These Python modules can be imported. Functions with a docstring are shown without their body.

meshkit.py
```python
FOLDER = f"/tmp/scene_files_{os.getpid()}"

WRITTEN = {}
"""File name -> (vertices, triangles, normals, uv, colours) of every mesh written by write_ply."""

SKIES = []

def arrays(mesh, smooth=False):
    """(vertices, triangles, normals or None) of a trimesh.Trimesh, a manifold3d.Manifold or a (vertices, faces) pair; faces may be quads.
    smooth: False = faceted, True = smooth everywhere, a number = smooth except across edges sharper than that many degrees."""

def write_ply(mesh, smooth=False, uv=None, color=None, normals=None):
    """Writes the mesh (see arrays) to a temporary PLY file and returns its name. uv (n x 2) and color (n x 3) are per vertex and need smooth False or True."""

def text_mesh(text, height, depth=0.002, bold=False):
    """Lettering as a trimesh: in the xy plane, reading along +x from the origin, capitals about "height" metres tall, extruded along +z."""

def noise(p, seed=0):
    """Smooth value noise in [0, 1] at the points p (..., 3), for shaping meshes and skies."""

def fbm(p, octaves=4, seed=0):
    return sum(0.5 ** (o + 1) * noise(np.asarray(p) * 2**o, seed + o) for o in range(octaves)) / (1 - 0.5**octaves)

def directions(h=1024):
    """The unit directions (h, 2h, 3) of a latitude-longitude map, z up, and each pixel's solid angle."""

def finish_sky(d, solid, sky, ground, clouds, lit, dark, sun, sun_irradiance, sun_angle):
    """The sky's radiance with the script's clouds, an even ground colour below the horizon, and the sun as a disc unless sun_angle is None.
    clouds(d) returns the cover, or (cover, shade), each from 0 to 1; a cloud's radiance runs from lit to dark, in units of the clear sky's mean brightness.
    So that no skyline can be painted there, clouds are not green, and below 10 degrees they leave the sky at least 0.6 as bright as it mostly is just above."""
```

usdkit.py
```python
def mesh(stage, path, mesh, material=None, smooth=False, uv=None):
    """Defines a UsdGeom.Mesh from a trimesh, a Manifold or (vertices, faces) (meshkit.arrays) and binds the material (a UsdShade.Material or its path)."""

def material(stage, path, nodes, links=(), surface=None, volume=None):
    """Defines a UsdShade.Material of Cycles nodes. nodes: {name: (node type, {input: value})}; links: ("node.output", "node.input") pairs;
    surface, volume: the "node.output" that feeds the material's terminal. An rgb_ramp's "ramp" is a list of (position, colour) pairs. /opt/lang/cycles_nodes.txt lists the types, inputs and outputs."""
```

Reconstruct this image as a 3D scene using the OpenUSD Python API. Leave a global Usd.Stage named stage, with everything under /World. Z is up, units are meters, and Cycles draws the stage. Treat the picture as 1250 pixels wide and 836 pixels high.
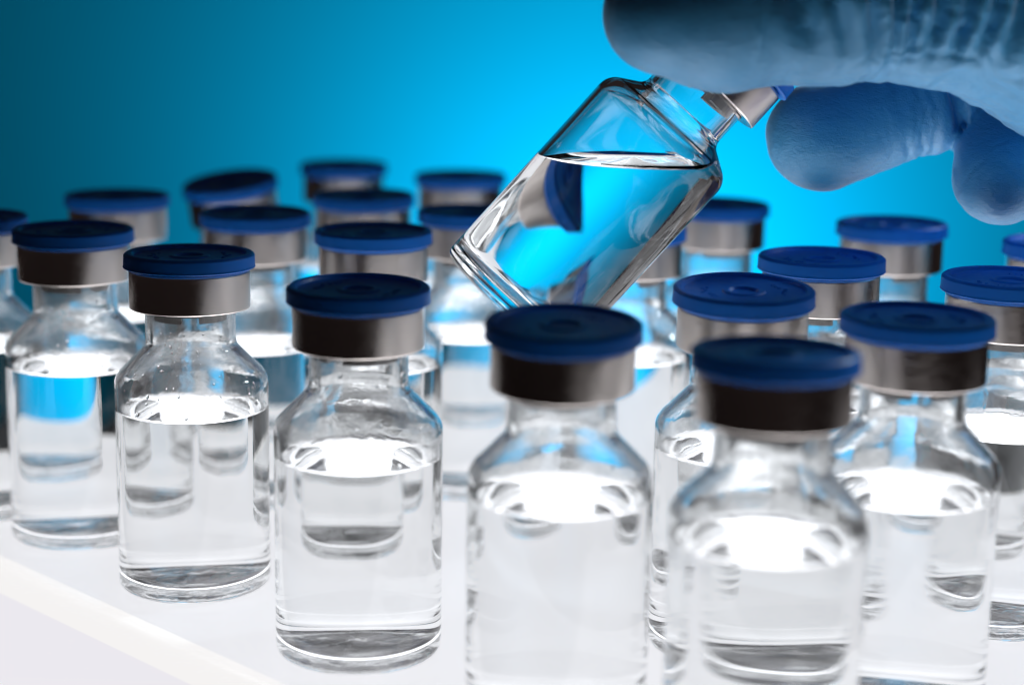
import math
import numpy as np
import trimesh
import manifold3d as m3
import usdkit
import meshkit
from pxr import Usd, UsdGeom, UsdLux, Gf, Sdf

MM = 0.001
stage = Usd.Stage.CreateInMemory()
UsdGeom.SetStageUpAxis(stage, UsdGeom.Tokens.z)
UsdGeom.SetStageMetersPerUnit(stage, 1.0)
UsdGeom.Xform.Define(stage, '/World')
UsdGeom.Scope.Define(stage, '/World/Looks')

# ------------------------------------------------------------------ camera
FPX, PITCH, ROLL, CAM_H = 2182.0, 0.20075, 0.01673, 99.745       # focal length in pixels of the 1250 px wide photograph; mm
cp, sp, cr, sr = math.cos(PITCH), math.sin(PITCH), math.cos(ROLL), math.sin(ROLL)
R0, F0, U0 = np.array([1, 0, 0.]), np.array([0, cp, -sp]), np.array([0, sp, cp])
RIGHT, UP = cr * R0 + sr * U0, -sr * R0 + cr * U0
CAM = np.array([0, 0, CAM_H])
camera = UsdGeom.Camera.Define(stage, '/World/camera')
camera.AddTransformOp().Set(Gf.Matrix4d(*[*RIGHT, 0], *[*UP, 0], *[*(-F0), 0], *[*(CAM * MM), 1]))
camera.CreateFocalLengthAttr(85.0)
camera.CreateHorizontalApertureAttr(85.0 * 1250 / FPX)
camera.CreateVerticalApertureAttr(85.0 * 836 / FPX)
camera.CreateClippingRangeAttr(Gf.Vec2f(0.01, 20))
camera.CreateFStopAttr(85.0 / 6.2)                                # a 6.2 mm wide opening
camera.CreateFocusDistanceAttr(0.281)
camera.CreateExposureAttr(0.0)


def at(px, py, d):
    """World point (mm) seen at pixel (px, py) of the photograph, d mm deep."""
    return CAM + d * (F0 + RIGHT * (px - 625) / FPX - UP * (py - 418) / FPX)


# ------------------------------------------------------------------ lamps
def aim(prim, pos, target):
    z = np.array(pos, float) - np.array(target, float)
    z /= np.linalg.norm(z)
    x = np.cross([0, 0, 1.0], z)
    x /= np.linalg.norm(x)
    y = np.cross(z, x)
    UsdGeom.Xformable(prim).AddTransformOp().Set(Gf.Matrix4d(*[*x, 0], *[*y, 0], *[*z, 0], *[*pos, 1]))


spot = UsdLux.DiskLight.Define(stage, '/World/backdrop_lamp')     # blue gelled lamp behind the light table, aimed at the backdrop
spot.CreateRadiusAttr(0.03)
spot.CreateNormalizeAttr(True)
spot.CreateIntensityAttr(0.275)
spot.CreateColorAttr(Gf.Vec3f(0.0, 0.63, 1.0))
aim(spot, (0.062, 0.745, -0.10), (0.062, 0.92, 0.055))
fill = UsdLux.SphereLight.Define(stage, '/World/snooted_lamp')      # small snooted lamp up on the right, on the right-hand caps and the back of the hand
fill.CreateRadiusAttr(0.02)
fill.CreateNormalizeAttr(True)
fill.CreateIntensityAttr(0.8)
fill.CreateColorAttr(Gf.Vec3f(0.75, 0.9, 1.0))
shape = UsdLux.ShapingAPI.Apply(fill.GetPrim())
shape.CreateShapingConeAngleAttr(13.0)
shape.CreateShapingConeSoftnessAttr(0.7)
aim(fill, (0.30, 0.44, 0.26), (0.062, 0.265, 0.05))
room = UsdLux.DomeLight.Define(stage, '/World/dim_room')            # the unlit room round the set
room.CreateIntensityAttr(1.0)
room.CreateColorAttr(Gf.Vec3f(0.006, 0.0045, 0.0045))

# ------------------------------------------------------------------ helpers
taken = {}


def numbered(parent, name):
    k = taken.get((parent, name), 0)
    taken[(parent, name)] = k + 1
    return name if k == 0 else f'{name}_{k:03d}'


def path_of(parent):
    return '/World' if parent is None else str(parent.GetPath())


def obj(name, mesh, mat, parent=None, smooth=40):
    pp = path_of(parent)
    v, f, n = meshkit.arrays(mesh, smooth)
    g = usdkit.mesh(stage, f'{pp}/{numbered(pp, name)}', (v * MM, f), mat)
    if n is not None:
        from pxr import Vt
        g.CreateNormalsAttr(Vt.Vec3fArray.FromNumpy(n.astype(np.float32)))
        g.SetNormalsInterpolation('vertex')
    return g.GetPrim()


def tag(p, label=None, cat=None, group=None, kind=None):
    for k, v in (('label', label), ('category', cat), ('group', group), ('kind', kind)):
        if v:
            p.SetCustomDataByKey(k, v)
    return p


def thing(name, loc=(0, 0, 0), rotz=0.0, matrix=None):
    x = UsdGeom.Xform.Define(stage, '/World/' + numbered('/World', name))
    if matrix is not None:
        x.AddTransformOp().Set(matrix)
    else:
        x.AddTranslateOp().Set(Gf.Vec3d(*[float(c) * MM for c in loc]))
        x.AddRotateZOp().Set(float(rotz))
    return x.GetPrim()


SEG = 112


def lathe(profile, seg=SEG):
    """Surface of revolution of (r, z) points; the outside is to the right of the direction of travel when going up."""
    p = np.array(profile, float)
    a = np.linspace(0, 2 * math.pi, seg, endpoint=False)
    v = np.concatenate([np.stack([p[:, 0] * math.cos(t), p[:, 0] * math.sin(t), p[:, 1]], 1) for t in a])
    n, f = len(p), []
    i = np.arange(n - 1)
    for k in range(seg):
        A, B = k * n, ((k + 1) % seg) * n
        f.append(np.stack([A + i, B + i, B + i + 1], 1))
        f.append(np.stack([A + i, B + i + 1, A + i + 1], 1))
    m = trimesh.Trimesh(v, np.concatenate(f), process=False)
    m.merge_vertices(digits_vertex=6)
    m.update_faces(m.nondegenerate_faces())
    m.remove_unreferenced_vertices()
    return m


def fillet(pts, radii, n=7):
    """Rounds the corners of a polyline by the radii given (0 keeps a corner)."""
    pts = [np.array(p, float) for p in pts]
    out = [pts[0]]
    for k in range(1, len(pts) - 1):
        r = radii[k]
        a, b, c = pts[k - 1], pts[k], pts[k + 1]
        if r <= 0:
            out.append(b)
            continue
        u, w = (a - b) / np.linalg.norm(a - b), (c - b) / np.linalg.norm(c - b)
        ang = math.acos(np.clip(u @ w, -1, 1))
        t = r / math.tan(ang / 2)
        t = min(t, .49 * np.linalg.norm(a - b), .49 * np.linalg.norm(c - b)) if t > 0 else 0
        rr = t * math.tan(ang / 2)
        bis = (u + w) / np.linalg.norm(u + w)
        cen = b + bis * rr / math.sin(ang / 2)
        s, e = b + u * t - cen, b + w * t - cen
        om = math.acos(np.clip(s @ e / (np.linalg.norm(s) * np.linalg.norm(e)), -1, 1))
        for q in np.linspace(0, 1, n):
            out.append(cen + (s * math.sin((1 - q) * om) + e * math.sin(q * om)) / math.sin(om))
    out.append(pts[-1])
    return out


def dense(pts, step=1.2):
    out = [np.array(pts[0], float)]
    for b in pts[1:]:
        a, b = out[-1], np.array(b, float)
        k = max(1, int(np.linalg.norm(b - a) / step))
        out += [a + (b - a) * q / k for q in range(1, k + 1)]
    return out


# ------------------------------------------------------------------ materials
L = '/World/Looks/'


def M(name, nodes, links=(), surface='p.BSDF'):
    return usdkit.material(stage, L + name, nodes, links, surface)


m_glass = M('clear_glass', {
    'tc': ('texture_coordinate', {}),
    'nz': ('noise_texture', {'scale': 110.0, 'detail': 1}),
    'b': ('bump', {'strength': 1.0, 'distance': 0.00004}),
    'p': ('glass_bsdf', {'color': (0.99, 0.995, 0.995), 'roughness': 0.0, 'IOR': 1.5}),
}, [('tc.object', 'nz.vector'), ('nz.fac', 'b.height'), ('b.normal', 'p.normal')])
m_inner = M('misted_glass_inside', {                               # moulded unevenness and a thin mist of moisture
    'tc': ('texture_coordinate', {}),
    'nz': ('noise_texture', {'scale': 200.0, 'detail': 3, 'roughness': 0.5, 'distortion': 0.5}),
    'b': ('bump', {'strength': 0.16, 'distance': 0.0006}),
    'fr': ('noise_texture', {'scale': 130.0, 'detail': 5, 'roughness': 0.6}),
    'rr': ('map_range', {'from_min': 0.35, 'from_max': 0.7, 'to_min': 0.0, 'to_max': 0.2, 'clamp': True}),
    'ff': ('map_range', {'from_min': 0.35, 'from_max': 0.68, 'to_min': 0.03, 'to_max': 0.18, 'clamp': True}),
    'p': ('glass_bsdf', {'color': (0.99, 0.995, 0.995), 'IOR': 1.5}),
    't': ('translucent_bsdf', {'color': (0.95, 0.95, 0.96)}),
    'mx': ('mix_closure', {}),
}, [('tc.object', 'nz.vector'), ('tc.object', 'fr.vector'), ('nz.fac', 'b.height'), ('b.normal', 'p.normal'), ('fr.fac', 'rr.value'), ('rr.result', 'p.roughness'),
    ('fr.fac', 'ff.value'), ('ff.result', 'mx.fac'), ('p.BSDF', 'mx.closure1'), ('t.BSDF', 'mx.closure2')], 'mx.closure')
m_base = M('stippled_glass_base', {                                # the moulded underside: dull, stippled glass
    'tc': ('texture_coordinate', {}),
    'nz': ('noise_texture', {'scale': 350.0, 'detail': 3}),
    'b': ('bump', {'strength': 0.3, 'distance': 0.0005}),
    'fr': ('noise_texture', {'scale': 180.0, 'detail': 4}),
    'ff': ('map_range', {'from_min': 0.35, 'from_max': 0.68, 'to_min': 0.03, 'to_max': 0.22, 'clamp': True}),
    'p': ('glass_bsdf', {'color': (0.98, 0.99, 0.99), 'IOR': 1.5, 'roughness': 0.12}),
    't': ('translucent_bsdf', {'color': (0.60, 0.60, 0.61)}),
    'mx': ('mix_closure', {}),
}, [('tc.object', 'nz.vector'), ('tc.object', 'fr.vector'), ('nz.fac', 'b.height'), ('b.normal', 'p.normal'),
    ('fr.fac', 'ff.value'), ('ff.result', 'mx.fac'), ('p.BSDF', 'mx.closure1'), ('t.BSDF', 'mx.closure2')], 'mx.closure')
m_liquid_side = M('liquid_against_glass', {'p': ('glass_bsdf', {'color': (1, 1, 1), 'roughness': 0.0, 'IOR': 1.333 / 1.5})})
m_liquid_top = M('liquid_open_surface', {'p': ('glass_bsdf', {'color': (1, 1, 1), 'roughness': 0.0, 'IOR': 1.333})})
m_crimp = M('brushed_aluminium', {
    'tc': ('texture_coordinate', {}),
    'map': ('mapping', {'scale': (700, 700, 1500)}),
    'nz': ('noise_texture', {'scale': 1.0, 'detail': 3}),
    'b': ('bump', {'strength': 0.06, 'distance': 0.0001}),
    'rr': ('map_range', {'from_min': 0.3, 'from_max': 0.7, 'to_min': 0.37, 'to_max': 0.42}),
    'p': ('metallic_bsdf', {'color': (0.87, 0.79, 0.745), 'edge_tint': (0.95, 0.90, 0.87), 'distribution': 'beckmann'}),
}, [('tc.object', 'map.vector'), ('map.vector', 'nz.vector'), ('nz.fac', 'b.height'), ('b.normal', 'p.normal'), ('nz.fac', 'rr.value'), ('rr.result', 'p.roughness')])
m_cap = M('blue_cap_plastic', {
    'tc': ('texture_coordinate', {}),
    'nz': ('noise_texture', {'scale': 900.0, 'detail': 4}),
    'b': ('bump', {'strength': 0.10, 'distance': 0.0002}),
    'rr': ('map_range', {'from_min': 0.3, 'from_max': 0.7, 'to_min': 0.36, 'to_max': 0.48}),
    'p': ('principled_bsdf', {'base_color': (0.003, 0.165, 0.66), 'ior': 1.46, 'specular_ior_level': 0.4}),
    't': ('translucent_bsdf', {'color': (0.004, 0.22, 0.90)}),
    'mx': ('mix_closure', {'fac': 0.1}),
}, [('tc.object', 'nz.vector'), ('nz.fac', 'b.height'), ('b.normal', 'p.normal'), ('nz.fac', 'rr.value'), ('rr.result', 'p.roughness'),
    ('p.BSDF', 'mx.closure1'), ('t.BSDF', 'mx.closure2')], 'mx.closure')
m_rubber = M('grey_rubber', {'p': ('principled_bsdf', {'base_color': (0.62, 0.60, 0.59), 'roughness': 0.55})})
# an LED panel under prism film: like any such panel it gives more light straight up than sideways
m_panel = M('lit_diffuser', {
    'g': ('geometry', {}),
    'd': ('vector_math', {'math_type': 'dot_product'}),
    'sq': ('math', {'math_type': 'multiply'}),
    'qd': ('math', {'math_type': 'multiply'}),
    'st': ('math', {'math_type': 'multiply_add', 'value2': 3.4, 'value3': 0.79}),
    'p': ('principled_bsdf', {'base_color': (0.30, 0.30, 0.31), 'roughness': 0.35, 'emission_color': (0.955, 0.96, 1.0)}),
}, [('g.incoming', 'd.vector1'), ('g.normal', 'd.vector2'), ('d.value', 'sq.value1'), ('d.value', 'sq.value2'), ('sq.value', 'qd.value1'), ('sq.value', 'qd.value2'), ('qd.value', 'st.value1'), ('st.value', 'p.emission_strength')])
m_side = M('lit_acrylic_side', {'p': ('principled_bsdf', {'base_color': (0.4, 0.4, 0.41), 'roughness': 0.3, 'emission_color': (0.965, 0.945, 1.0), 'emission_strength': 0.86})})
m_rim = M('lit_acrylic_rim', {'p': ('principled_bsdf', {'base_color': (0.8, 0.79, 0.77), 'roughness': 0.25, 'emission_color': (1.0, 0.985, 0.98), 'emission_strength': 0.90})})
m_wall = M('blue_backdrop_paint', {
    'tc': ('texture_coordinate', {}),
    'nz': ('noise_texture', {'scale': 300.0, 'detail': 4}),
    'b': ('bump', {'strength': 0.08, 'distance': 0.001}),
    'p': ('principled_bsdf', {'base_color': (0.03, 0.66, 0.80), 'roughness': 0.9, 'specular_ior_level': 0.1}),
}, [('tc.object', 'nz.vector'), ('nz.fac', 'b.height'), ('b.normal', 'p.normal')])
m_desk = M('dark_desk', {
    'tc': ('texture_coordinate', {}),
    'nz': ('noise_texture', {'scale': 60.0, 'detail': 5}),
    'rp': ('rgb_ramp', {'ramp': [(0, (0.018, 0.015, 0.013)), (1, (0.035, 0.03, 0.027))]}),
    'p': ('principled_bsdf', {'roughness': 0.6}),
}, [('tc.object', 'nz.vector'), ('nz.fac', 'rp.fac'), ('rp.color', 'p.base_color')])
m_glove = M('nitrile_glove', {
    'tc': ('texture_coordinate', {}),
    'map': ('mapping', {'scale': (900, 900, 2200), 'rotation': (0, 0.5, 0)}),
    'nz': ('noise_texture', {'scale': 1.0, 'detail': 5, 'roughness': 0.6, 'distortion': 0.6}),
    'n2': ('noise_texture', {'scale': 3500.0, 'detail': 2}),
    'ad': ('math', {'math_type': 'multiply_add', 'value2': 0.35}),
    'b': ('bump', {'strength': 0.62, 'distance': 0.00025}),
    'p': ('principled_bsdf', {'base_color': (0.055, 0.41, 0.78), 'roughness': 0.45, 'specular_ior_level': 0.8, 'sheen_weight': 0.5, 'sheen_roughness': 0.4, 'sheen_tint': (0.85, 0.95, 1.0)}),
}, [('tc.object', 'map.vector'), ('map.vector', 'nz.vector'), ('tc.object', 'n2.vector'), ('n2.fac', 'ad.value1'), ('nz.fac', 'ad.value3'),
    ('ad.value', 'b.height'), ('b.normal', 'p.normal')])

# ------------------------------------------------------------------ setting: backdrop and desk
wall = trimesh.creation.box([1000, 6, 700])
wall.apply_translation([20, 923, -155])
tag(obj('backdrop_wall', wall, m_wall, smooth=False), 'plain blue backdrop wall lit by a spot of cyan light', 'wall', kind='structure')
desk = trimesh.creation.box([1200, 700, 20])
desk.apply_translation([0, 160, -42])
tag(obj('desk', desk, m_desk, smooth=False), 'dark desk under the light table', 'desk', kind='structure')

# ------------------------------------------------------------------ light table: a slab of white lit acrylic, its edges at 45 degrees to the view
NV, EV = np.array([0.70, 0.714]), np.array([0.714, -0.70])         # across the table (away) and along its front edge (to the right)
N0, N1, E0, E1 = 145.5, 335.0, -345.0, -60.0
THICK, BEV = 30.0, 3.6


def table_ring(inset, z, r=6.0, n=8):
    from shapely.geometry import box as sbox
    poly = sbox(N0 + inset, E0 + inset, N1 - inset, E1 - inset)
    pts = []
    for cx, cy, a0 in ((N1 - inset - r, E1 - inset - r, 0), (N0 + inset + r, E1 - inset - r, 90), (N0 + inset + r, E0 + inset + r, 180), (N1 - inset - r, E0 + inset + r, 270)):
        for a in np.linspace(a0, a0 + 90, n):
            pts.append((cx + r * math.cos(math.radians(a)), cy + r * math.sin(math.radians(a))))
    p = np.array(pts)
    w = p[:, :1] * NV + p[:, 1:] * EV
    return np.column_stack([w, np.full(len(w), z)])


def rings_mesh(rings, cap_first=False, cap_last=False):
    k = len(rings[0])
    v = np.concatenate(rings)
    f = []
    for a in range(len(rings) - 1):
        for i in range(k):
            j = (i + 1) % k
            f += [[a * k + i, a * k + j, (a + 1) * k + j], [a * k + i, (a + 1) * k + j, (a + 1) * k + i]]
    if cap_last:
        o = (len(rings) - 1) * k
        f += [[o, o + i, o + i + 1] for i in range(1, k - 1)]
    if cap_first:
        f += [[0, i + 1, i] for i in range(1, k - 1)]
    m = trimesh.Trimesh(v, f, process=False)
    return m


def outward(m):
    """Flips a closed or nearly closed shell so that its faces look away from its middle."""
    c = m.bounds.mean(0)
    if np.sum(np.einsum('ij,ij->i', m.triangles_center - c, m.face_normals) * m.area_faces) < 0:
        m.invert()
    return m


lt = thing('light_table')
tag(lt, 'glowing white acrylic light table carrying all the standing vials', 'light table')
top = rings_mesh([table_ring(BEV + 1.2, 0.0)], cap_last=True)
top = trimesh.Trimesh(top.vertices, top.faces, process=False)
if top.face_normals[0][2] < 0:
    top.invert()
obj('diffuser_panel', top, m_panel, lt, smooth=False)
rim = outward(rings_mesh([table_ring(BEV + 1.2, 0.0)] + [table_ring(BEV * (1 - math.sin(t)), -BEV * (1 - math.cos(t))) for t in np.linspace(0, math.pi / 2, 12)]))
obj('rounded_rim', rim, m_rim, lt, smooth=50)
side = outward(rings_mesh([table_ring(0.0, -BEV), table_ring(0.0, -THICK)]))
obj('side_band', side, m_side, lt, smooth=50)

# ------------------------------------------------------------------ vial shapes (mm, base at z = 0)
RB, RN, WALL = 12.5, 7.25, 0.85
under = dense([(0, 0.75), (7.6, 0.6), (9.0, 0.2)], 1.0)
outer = dense(fillet([(9.0, 0.2), (9.7, 0.0), (RB, 0.0), (RB, 35.3), (RN + .1, 40.6), (RN, 46.9), (9.35, 47.0), (9.35, 51.6), (6.1, 51.6)],
                     [0, 0.3, 2.3, 3.4, 2.2, .3, .3, .3, 0]))
RI, RNI = RB - WALL, RN - 1.05
inner = dense(fillet([(0, 2.9), (5.5, 2.4), (RI, 1.9), (RI, 34.95), (RNI + .05, 40.22), (RNI, 51.6)], [0, 4.0, 2.0, 3.1, 2.4, 0]), 1.0)
inner_a = np.array(inner)


def split_inner(level):
    """Inner wall below and above a fill level (cut exactly at the level)."""
    z, i = inner_a[:, 1], None
    k = next(k for k in range(len(z) - 1) if inner_a[k, 0] > 9 and z[k] <= level < z[k + 1])
    t = (level - z[k]) / (z[k + 1] - z[k])
    c = inner_a[k] * (1 - t) + inner_a[k + 1] * t
    return np.vstack([inner_a[:k + 1], c]), np.vstack([c, inner_a[k + 1:]])


rng = np.random.default_rng(7)


def droplets(level, n, rng):
    """Small flattened drops clinging to the inside of the glass above the liquid."""
    parts = []
    zz, rr = inner_a[:, 1], inner_a[:, 0]
    for _ in range(n):
        z = rng.uniform(level + 1.0, 43.5)
        i = np.searchsorted(zz[8:], z) + 8
        i = min(i, len(zz) - 1)
        t = (z - zz[i - 1]) / max(zz[i] - zz[i - 1], 1e-6)
        r = rr[i - 1] + (rr[i] - rr[i - 1]) * np.clip(t, 0, 1)
        dr, dz = rr[i] - rr[i - 1], zz[i] - zz[i - 1]
        ln = math.hypot(dr, dz)
        nr, nz = -dz / ln, dr / ln                                # towards the cavity
        a = rng.uniform(0, 2 * math.pi)
        s = rng.uniform(.09, .26) * (1.5 if rng.random() < .12 else 1)
        d = trimesh.creation.icosphere(1, 1.0)
        d.apply_scale([s, s * rng.uniform(1, 1.6), s * .55])
        ez = np.array([nr * math.cos(a), nr * math.sin(a), nz])
        ex = np.array([-math.sin(a), math.cos(a), 0])
        T = np.eye(4)
        T[:3, 0], T[:3, 1], T[:3, 2] = ex, np.cross(ez, ex), ez
        T[:3, 3] = [r * math.cos(a), r * math.sin(a), z] + ez * (s * .1)
        d.apply_transform(T)
        parts.append(d)
    return trimesh.util.concatenate(parts)


# blue flip-off cap: disc with a raised rim, a sunken face and a ring round its centre
cap_profile = dense(fillet([(0, 52.95), (10.3, 52.95), (10.62, 53.1), (10.52, 53.4), (10.48, 55.1), (10.0, 55.45), (9.2, 55.4), (8.9, 54.85), (3.3, 54.75), (3.0, 54.98), (2.3, 54.98), (2.0, 54.55), (0, 54.5)],
                           [0, .1, .15, .2, .3, .3, .2, .2, .1, .15, .15, .2, 0], 4), 1.5)
crimp_profile = dense(fillet([(7.45, 46.5), (9.6, 46.42), (9.72, 46.6), (9.7, 52.5), (9.2, 52.9), (3.0, 52.9)], [0, .12, .1, .5, .3, 0], 5), 1.2)
cap_mesh, crimp_mesh = lathe(cap_profile), lathe(crimp_profile)


def marks_mesh(rg):
    """Worn embossed marks on either side of the disc's centre: short raised bars along an arc."""
    parts = []
    for side in (0, math.pi):
        for k in range(7):
            a = side + (k - 3) * .17
            b = trimesh.creation.box([rg.uniform(.4, .8), rg.uniform(.2, .3), .2])
            b.apply_transform(trimesh.transformations.rotation_matrix(a + rg.uniform(-.5, .5), [0, 0, 1]))
            rad = 6.0 + rg.uniform(-.5, .5)
            b.apply_translation([rad * math.cos(a), rad * math.sin(a), 54.82])
            parts.append(b)
    return trimesh.util.concatenate(parts)


marks = marks_mesh(np.random.default_rng(3))


def stopper_mesh():
    plug = m3.CrossSection.circle(RNI - .05, 64).extrude(5.2).translate((0, 0, 46.3))
    legs = (m3.CrossSection.circle(RNI - .35, 64) - m3.CrossSection.circle(3.6, 48)).extrude(1.6).translate((0, 0, 44.9))
    slot = m3.Manifold.cube((2.6, 20, 1.4), True).translate((0, 0, 45.2))
    return plug + (legs - slot)


stopper = stopper_mesh()


def fill_vial(root, level, drops=0, seed=0, tilt=None):
    low, high = split_inner(level + .75)
    gl = obj('glass_bottle', lathe(outer), m_glass, root, smooth=35)
    obj('inner_wall', lathe(np.vstack([[outer[-1]], high[::-1]])), m_inner, gl, smooth=35)
    obj('moulded_base', lathe(under), m_base, gl, smooth=35)
    liq = obj('liquid', lathe(low), m_liquid_side, root, smooth=45)
    men = [(RI - d, level + .75 * math.exp(-d / .7)) for d in np.linspace(0, 4, 22)] + [(r, level) for r in np.linspace(RI - 4.6, 0, 6)]
    men[0] = tuple(low[-1])
    obj('liquid_surface', lathe(men), m_liquid_top, liq, smooth=60)
    if drops:
        tag(obj('droplets', droplets(level, drops, np.random.default_rng(seed)), m_liquid_top, gl, smooth=True), 'tiny water drops clinging to the inside of the glass', kind='stuff')
    obj('rubber_stopper', stopper, m_rubber, root, smooth=30)
    top = [('aluminium_crimp', crimp_mesh), ('flip_cap', cap_mesh), ('embossed_marks', marks)]
    if tilt is not None:
        top = [(n, m.copy().apply_transform(tilt)) for n, m in top]
    obj(top[0][0], top[0][1], m_crimp, root, smooth=40)
    cap = obj(top[1][0], top[1][1], m_cap, root, smooth=35)
    obj(top[2][0], top[2][1], m_cap, cap, smooth=False)
    return root


GROUP = 'sealed vials standing on the light table'
# (x, y, fill, drops, label); positions in mm
spots = [
    (-52.4, 285.8, 29.6, 150, 'sharp clear vial with dark blue cap, second from left in the front row'),
    (-22.5, 256.9, 29.8, 90, 'sharp clear vial with teal sheen on its cap, third from left in front row'),
    (6.8, 232.2, 31.4, 40, 'clear vial with dark blue cap right under the tilted held vial'),
    (32.5, 215.6, 31.0, 30, 'nearest blurred vial with near-black crimp, standing in front of all the others'),
    (55.5, 240.8, 30.4, 30, 'clear vial right of the nearest blurred one, half its crimp dark'),
    (-77.5, 311.8, 31.0, 60, 'clear vial with a blue patch seen through its liquid, left end of front row'),
    (34.2, 261.2, 30.6, 0, 'vial with bright blue cap half hidden behind the nearest blurred vial'),
    (-25.0, 316.0, 31.0, 0, 'vial with blue cap straight behind the third front vial, left of the held one'),
    (-49.2, 337.7, 29.8, 0, 'vial with blue cap standing just behind and right of the second front vial'),
    (51.2, 293.8, 31.0, 0, 'bright blue capped vial below the gloved fingers, second behind the nearest blurred vial'),
    (77.4, 275.0, 31.4, 0, 'vial with bright blue cap cut by the right edge of the picture'),
    (71.9, 337.8, 31.0, 0, 'blurred vial with dark cap top against the backdrop, under the gloved index finger'),
    (97.6, 315.1, 30.4, 0, 'vial at the far right edge, only a corner of its blue cap in view'),
    (41.7, 364.3, 31.0, 0, 'blurred vial behind the shoulder of the held vial, against the backdrop'),
    (21.3, 327.3, 31.0, 0, 'vial mostly hidden behind the lower side of the held vial'),
    (-8.3, 346.0, 31.0, 0, 'back vial left of the held vial, its cap partly covered by the tilted glass'),
    (-12.4, 410.6, 30.4, 0, 'farthest right blurred vial of the left cluster, against bright cyan'),
    (-41.1, 429.1, 31.0, 0, 'farthest blurred vial, smallest cap, against the cyan backdrop'),
    (-31.2, 369.0, 29.8, 0, 'blurred vial between the farthest vial and the vial behind the third front one'),
    (-80.8, 362.0, 31.0, 0, 'blurred vial at the back left, its cap against the dark teal backdrop'),
    (-100.3, 326.5, 31.4, 0, 'vial cut by the left picture edge, only the right half of its cap showing'),
]
firsts = {}
LEAN = {0: -.5, 1: 1.0, 2: 3.2, 3: -1.5, 4: .6, 5: .2, 6: 3.6}
yaw = np.random.default_rng(11)
for k, (x, y, level, drops, label) in enumerate(spots):
    key = (level, drops)
    rz = yaw.uniform(0, 360) if k > 2 else (10, 150, 60)[k]
    root = thing('glass_vial', (x, y, -0.07), rz)
    if key not in firsts:
        lean = LEAN.get(k, .6)                                     # how far the cap leans towards the viewer's side, in degrees
        a = math.radians(-rz)
        seat = trimesh.transformations.translation_matrix([0, 0, .28]) @ trimesh.transformations.rotation_matrix(math.radians(lean), [math.cos(a), math.sin(a), 0], [0, 0, 50])
        fill_vial(root, level, drops, seed=20 + k, tilt=seat)
        firsts[key] = root
    else:
        root.GetReferences().AddInternalReference(firsts[key].GetPath())
        root.SetInstanceable(True)
    tag(root, label, 'vial', GROUP)
# the vial at the back whose crimp and cap sit askew
root = thing('glass_vial', (-62.1, 393.8, -0.07), 0)
T = trimesh.transformations.rotation_matrix(math.radians(-6.5), [0, 1, 0], [0, 0, 49])
T = trimesh.transformations.rotation_matrix(math.radians(8.0), [1, 0, 0], [0, 0, 49]) @ T
fill_vial(root, 31.0, tilt=T)
tag(root, 'blurred back vial whose blue cap sits askew, tipped down to the left', 'vial', GROUP)

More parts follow.
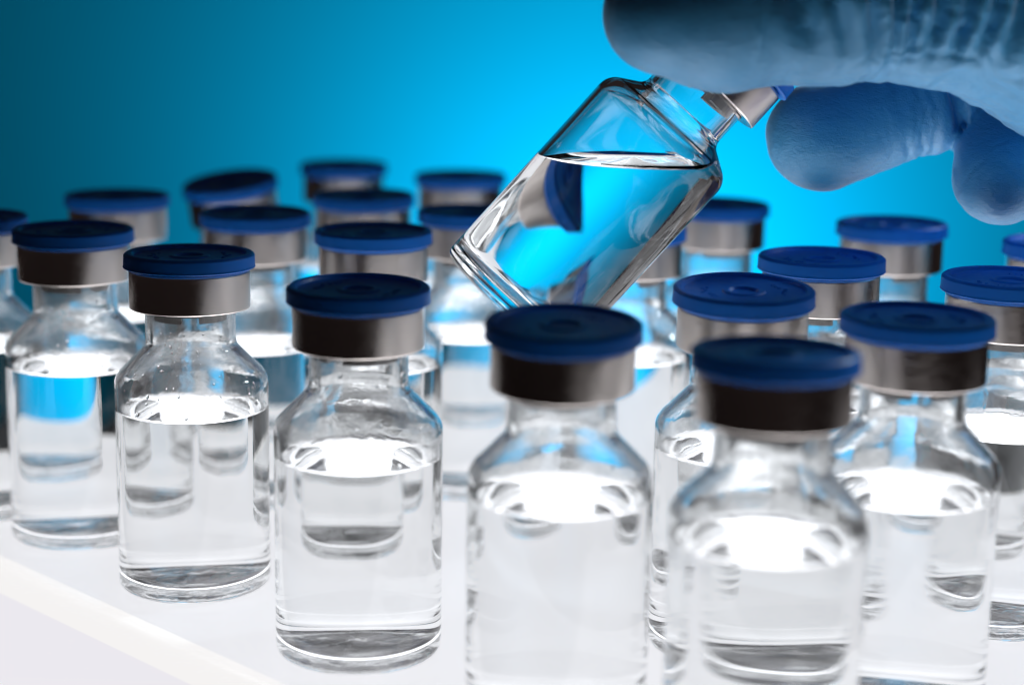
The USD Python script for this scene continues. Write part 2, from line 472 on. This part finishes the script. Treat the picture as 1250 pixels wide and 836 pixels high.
# ------------------------------------------------------------------ the held vial
AX = np.array([0.660, 0.06, 0.747])
AX /= np.linalg.norm(AX)
BASE = np.array([-1.35, 277.6, 48.9]) + AX * 0.2
EX = np.cross([0, 1, 0.], AX)
EX /= np.linalg.norm(EX)
EY = np.cross(AX, EX)
HM = np.eye(4)
HM[:3, 0], HM[:3, 1], HM[:3, 2], HM[:3, 3] = EX, EY, AX, BASE
gm = Gf.Matrix4d(*[*EX, 0], *[*EY, 0], *[*AX, 0], *[*(BASE * MM), 1])
held = thing('held_vial', matrix=gm)
tag(held, 'tilted clear vial half full of liquid, held by its cap between gloved fingers', 'vial')
HL = 30.4                                                          # where the level liquid surface crosses the vial's axis
zl = np.linalg.inv(HM)[:3, :3] @ np.array([0, 0, 1.0])            # world up in the vial's own frame
po = np.array([0, 0, HL])
pw = po + zl * 0.85                                                # where the meniscus meets the glass
# this vial has a flatter, sharper shoulder than the standing ones
outer_h = dense(fillet([(9.0, 0.2), (9.7, 0.0), (RB, 0.0), (RB, 37.4), (RN + .1, 40.6), (RN, 46.9), (9.35, 47.0), (9.35, 51.6), (6.1, 51.6)],
                       [0, 0.3, 2.3, 3.3, 1.8, .3, .3, .3, 0]))
inner_h = np.array(dense(fillet([(0, 2.9), (5.5, 2.4), (RI, 1.9), (RI, 36.8), (RNI, 40.0), (RNI, 51.6)], [0, 4.0, 2.0, 2.8, 1.6, 0]), 1.0))
open_inner = lathe(inner_h, 160)
low = trimesh.intersections.slice_mesh_plane(open_inner, -zl, pw)
high = trimesh.intersections.slice_mesh_plane(open_inner, zl, pw)
high.invert()
glass = trimesh.util.concatenate([lathe(outer_h, 160), high])
glass.merge_vertices(digits_vertex=5)
gl = obj('glass_bottle', glass, m_glass, held, smooth=35)
obj('moulded_base', lathe(under, 160), m_base, gl, smooth=35)
liq = obj('liquid', low, m_liquid_side, held, smooth=45)
# level surface with a small meniscus: the section of the cavity by the level plane
sec = open_inner.section(plane_normal=zl, plane_origin=pw)
loop = max(sec.discrete, key=len)[:-1] if hasattr(sec, 'discrete') else sec.vertices
cen = loop.mean(0)
rings, K = [], len(loop)
for q, lift in [(1 - d / 12.5, .85 * math.exp(-d / .75) - .85) for d in (0, .1, .2, .35, .5, .7, .9, 1.2, 1.5, 1.9, 2.4, 3.0, 4, 6, 9)]:
    rings.append(cen + (loop - cen) * q + zl * lift)
v = np.vstack(rings + [cen[None]])
f = []
for a in range(len(rings) - 1):
    for i in range(K):
        j = (i + 1) % K
        f += [[a * K + i, a * K + j, (a + 1) * K + j], [a * K + i, (a + 1) * K + j, (a + 1) * K + i]]
o = (len(rings) - 1) * K
f += [[o + i, o + (i + 1) % K, len(v) - 1] for i in range(K)]
surf = trimesh.Trimesh(v, f, process=False)
if surf.face_normals.mean(0) @ zl < 0:
    surf.invert()
obj('liquid_surface', surf, m_liquid_top, liq, smooth=True)
obj('rubber_stopper', stopper, m_rubber, held, smooth=30)
obj('aluminium_crimp', crimp_mesh, m_crimp, held, smooth=40)
hc = obj('flip_cap', cap_mesh, m_cap, held, smooth=35)
obj('embossed_marks', marks, m_cap, hc, smooth=False)

# ------------------------------------------------------------------ the gloved hand
def cone(p, a, b, ra, rb):
    """Signed distance to a round cone, near enough for blending."""
    ab = b - a
    t = np.clip(((p - a) @ ab) / (ab @ ab), 0, 1)
    return np.linalg.norm(p - a - t[:, None] * ab, axis=1) - (ra + (rb - ra) * t)


def smin(a, b, k):
    h = np.clip(.5 + .5 * (b - a) / k, 0, 1)
    return b + (a - b) * h - k * h * (1 - h)


def chain(p, pts, rs, k=2.5):
    d = None
    for i in range(len(pts) - 1):
        c = cone(p, pts[i], pts[i + 1], rs[i], rs[i + 1])
        d = c if d is None else smin(d, c, k)
    return d


TH = [at(808, 18, 257), at(880, 13, 257), at(1000, 4, 258), at(1180, 2, 262), at(1300, 48, 268), at(1430, 90, 282)]
THR = [8.6, 10.9, 10.9, 12.2, 14.5, 18]
IN = [at(1003, 166, 296), at(1140, 113, 298), at(1255, 84, 306), at(1420, -60, 318)]
INR = [9.2, 9.3, 10.6, 11.5]
MI = [at(1222, 216, 290), at(1240, 155, 297), at(1330, 70, 318), at(1455, 10, 320)]
MIR = [7.9, 9.2, 9.8, 11.5]
RI_ = [at(1400, 250, 292), at(1390, 170, 303), at(1440, 110, 318), at(1510, 80, 318)]
PI_ = [at(1500, 290, 290), at(1495, 220, 300), at(1530, 170, 312), at(1570, 150, 312)]
WR = at(1760, 60, 300)


def hand_sdf(p):
    th = chain(p, TH, THR, 4)
    i_ = chain(p, IN, INR, 2)
    m_ = chain(p, MI, MIR, 2)
    r_ = chain(p, RI_, [7.6, 8.6, 9.4, 11], 2)
    l_ = chain(p, PI_, [6.8, 7.6, 8.2, 10], 2)
    palm = smin(cone(p, IN[-1], WR, 12, 19), cone(p, TH[-1], WR, 18, 19), 8)
    palm = smin(palm, cone(p, MI[-1], WR, 12, 19), 6)
    palm = smin(palm, cone(p, PI_[-1], WR, 11, 18), 6)
    palm = smin(palm, cone(p, RI_[-1], WR, 12, 18), 6)
    d = smin(i_, m_, 1.6)
    d = smin(d, smin(r_, l_, .8), .8)
    d = smin(d, palm, 5)
    far = np.linalg.norm(p - TH[-1], axis=1)
    return smin(d, th, .8 + 4.2 * np.clip((58 - far) / 26, 0, 1))


def surface_net(fn, lo, hi, h):
    n = np.ceil((hi - lo) / h).astype(int) + 1
    ax = [lo[k] + h * np.arange(n[k]) for k in range(3)]
    g = np.stack(np.meshgrid(*ax, indexing='ij'), -1).reshape(-1, 3)
    d = np.concatenate([fn(c) for c in np.array_split(g, max(1, len(g) // 200000))]).reshape(n)
    s = d < 0
    corners = [(i, j, k) for i in (0, 1) for j in (0, 1) for k in (0, 1)]
    sl = lambda A, c: A[c[0]:n[0] - 1 + c[0], c[1]:n[1] - 1 + c[1], c[2]:n[2] - 1 + c[2]]
    cnt = sum(sl(s, c).astype(int) for c in corners)
    act = (cnt > 0) & (cnt < 8)
    idx = np.full(act.shape, -1)
    idx[act] = np.arange(act.sum())
    acc, num = np.zeros((*act.shape, 3)), np.zeros(act.shape)
    for a in corners:
        for k in range(3):
            if a[k]:
                continue
            b = list(a)
            b[k] = 1
            da, db = sl(d, a), sl(d, b)
            x = (da < 0) != (db < 0)
            t = np.where(x, da / np.where(x, da - db, 1), 0)
            off = np.array(a, float)
            pt = np.broadcast_to(off, (*act.shape, 3)).copy()
            pt[..., k] += t
            acc += np.where(x[..., None], pt, 0)
            num += x
    ii = np.argwhere(act)
    v = lo + h * (ii + acc[act] / num[act][:, None])
    quads = []
    for k in range(3):
        u, w = (k + 1) % 3, (k + 2) % 3
        A = [slice(0, n[q] - 1) if q == k else slice(1, n[q] - 1) for q in range(3)]
        B = [slice(1, n[q]) if q == k else slice(1, n[q] - 1) for q in range(3)]
        sa, sb = s[tuple(A)], s[tuple(B)]
        e = np.argwhere(sa != sb)
        if not len(e):
            continue
        base = e.copy()
        base[:, u] += 1
        base[:, w] += 1

        def cell(du, dw):
            c = base.copy()
            c[:, u] -= du
            c[:, w] -= dw
            return idx[c[:, 0], c[:, 1], c[:, 2]]
        q = np.stack([cell(1, 1), cell(0, 1), cell(0, 0), cell(1, 0)], 1)
        flip = ~sa[tuple(e.T)]
        q[flip] = q[flip][:, ::-1]
        quads.append(q)
    q = np.vstack(quads)
    m = trimesh.Trimesh(v, np.vstack([q[:, [0, 1, 2]], q[:, [0, 2, 3]]]), process=False)
    m = max(m.split(only_watertight=False), key=lambda c: len(c.faces))
    return m.vertices, m.faces


def relax(m, n, most):
    """Taubin smoothing that lets no vertex wander."""
    was = np.array(m.vertices)
    trimesh.smoothing.filter_taubin(m, iterations=n)
    now = np.array(m.vertices)
    far = np.linalg.norm(now - was, axis=1) > most
    now[far] = was[far]
    return trimesh.Trimesh(now, m.faces, process=False)


def wrinkle(v, nrm):
    """Glove folds: ridges across the thumb and the thumb's ball, creases at the index joints, soft looseness all over."""
    a, b = TH[1], TH[3]
    ax = (b - a) / np.linalg.norm(b - a)
    s = (v - a) @ ax                                              # along the thumb
    perp = v - a - s[:, None] * ax
    ang = np.arctan2(perp @ np.array([0, 1, 0.]), perp @ np.array([0, 0, 1.]))
    dth = chain(v, TH, THR, 4)
    near = np.clip(1 - np.abs(dth) / 3, 0, 1)
    q = np.stack([s / 5.2, ang * 1.1, 0 * s], 1) + 1.1 * (meshkit.noise(v / 14.0, 5)[:, None] - .5)
    n1 = meshkit.noise(q, 1)
    n2 = meshkit.noise(q * [2.1, 1.4, 1] + 7, 2)
    ridge = (1 - np.abs(2 * n1 - 1)) ** 1.6
    ridge2 = (1 - np.abs(2 * n2 - 1)) ** 1.6
    amount = np.clip((s - 2) / 8, 0, 1) * np.clip((95 - s) / 20, 0, 1)
    h = near * amount * (.75 * (ridge - .6) + .35 * (ridge2 - .6))
    # deeper folds round the thumb's joint: (place along the thumb, half width, depth, slant), fading out towards its underside
    side_up = np.clip((perp[:, 2] + 9.5) / 6.0, 0, 1)
    for c, wd, dp, sl in ((2.6, .5, -.35, .0), (8.5, 2.4, 1.5, .35), (13.5, 1.3, .9, .3), (18.5, .8, 1.0, .15), (22.4, .75, 1.5, .05), (25.0, .7, 1.4, -.03), (28.4, .9, 1.7, -.08), (32.4, .9, 1.7, -.12), (36.5, 1.1, 1.5, -.2), (41.0, 1.6, 1.5, -.3)):
        t = s - c + sl * perp[:, 2] + .9 * (meshkit.noise(v / 5.0, 31)[:] - .5)
        h -= 1.35 * near * side_up * dp * np.exp(-(t / wd) ** 2)
    h += near * .45 * (meshkit.fbm(v / 8.0, 3, 9) - .5)
    # index finger: a crease at each bend, fine pads between
    for c, ca in ((IN[1], IN[1] - IN[0]),):
        ca = ca / np.linalg.norm(ca)
        t = (v - c) @ ca
        r = np.linalg.norm(v - c, axis=1)
        w = np.clip(1 - (r - 11) / 4, 0, 1) * (1 - near) * np.clip(1.8 - np.abs(chain(v, IN, INR, 2)), 0, 1) * (chain(v, MI, MIR, 2) > .6)
        h += w * (-2.2 * np.exp(-((t + .5) / .8) ** 2) + 1.0 * np.clip((t - .1) / .5, 0, 1) * np.exp(-np.clip(t, 0, 99) / 7) + .4 * np.exp(-((t - 3.2) / 1.8) ** 2) + .35 * np.exp(-((t + 3.4) / 1.9) ** 2))
    # thin random creases of the stretched film, strongest next to the joints
    film = meshkit.noise(v / [9.0, 9.0, 13.0], 41) + .25 * meshkit.noise(v / 3.5, 42)
    joint = np.exp(-(np.linalg.norm(v - IN[1], axis=1) / 17) ** 2) + np.exp(-(np.linalg.norm(v - MI[1], axis=1) / 14) ** 2) + .8 * near * np.clip((s - 4) / 10, 0, 1)
    for lev in (.50, .62, .74):
        h -= np.clip(.10 + joint, 0, 1) * .27 * np.exp(-((film - lev) / .022) ** 2)
    ti = (v - IN[1]) @ ((IN[1] - IN[0]) / np.linalg.norm(IN[1] - IN[0]))
    oni = np.clip(1.8 - np.abs(chain(v, IN, INR, 2)), 0, 1) * (1 - near) * (chain(v, MI, MIR, 2) > .6)
    for c, wd, dp in ((-4.6, .6, .5), (-6.6, .5, .4), (-9.5, .6, .3)):
        h -= oni * dp * np.exp(-((ti - c + 1.6 * (meshkit.noise(v / 5.0, 33) - .5)) / wd) ** 2) * np.clip(meshkit.noise(v / 6.0, 35) * 2 - .4, 0, 1)
    h += .12 * (meshkit.fbm(v / 3.2, 3, 14) - .5)
    h += (1 - near) * .6 * (meshkit.fbm(v / 7.0, 3, 4) - .5)
    return v + nrm * h[:, None]


allp = np.array(TH + IN + MI + RI_ + PI_ + [WR])
gv, gf = surface_net(hand_sdf, allp.min(0) - 24, allp.max(0) + 24, 0.95)
gm_ = trimesh.Trimesh(gv, gf, process=False)
gm_ = relax(gm_, 4, .5)
gm_ = gm_.subdivide()
if gm_.volume < 0:
    gm_.invert()
gv = wrinkle(np.array(gm_.vertices), np.array(gm_.vertex_normals))
gm_ = trimesh.Trimesh(gv, gm_.faces, process=False)
gm_ = relax(gm_, 3, .5)
hand = thing('gloved_hand')
tag(hand, 'hand in a pale blue nitrile glove pinching the tilted vial by its cap', 'hand')
obj('glove', gm_, m_glove, hand, smooth=True)
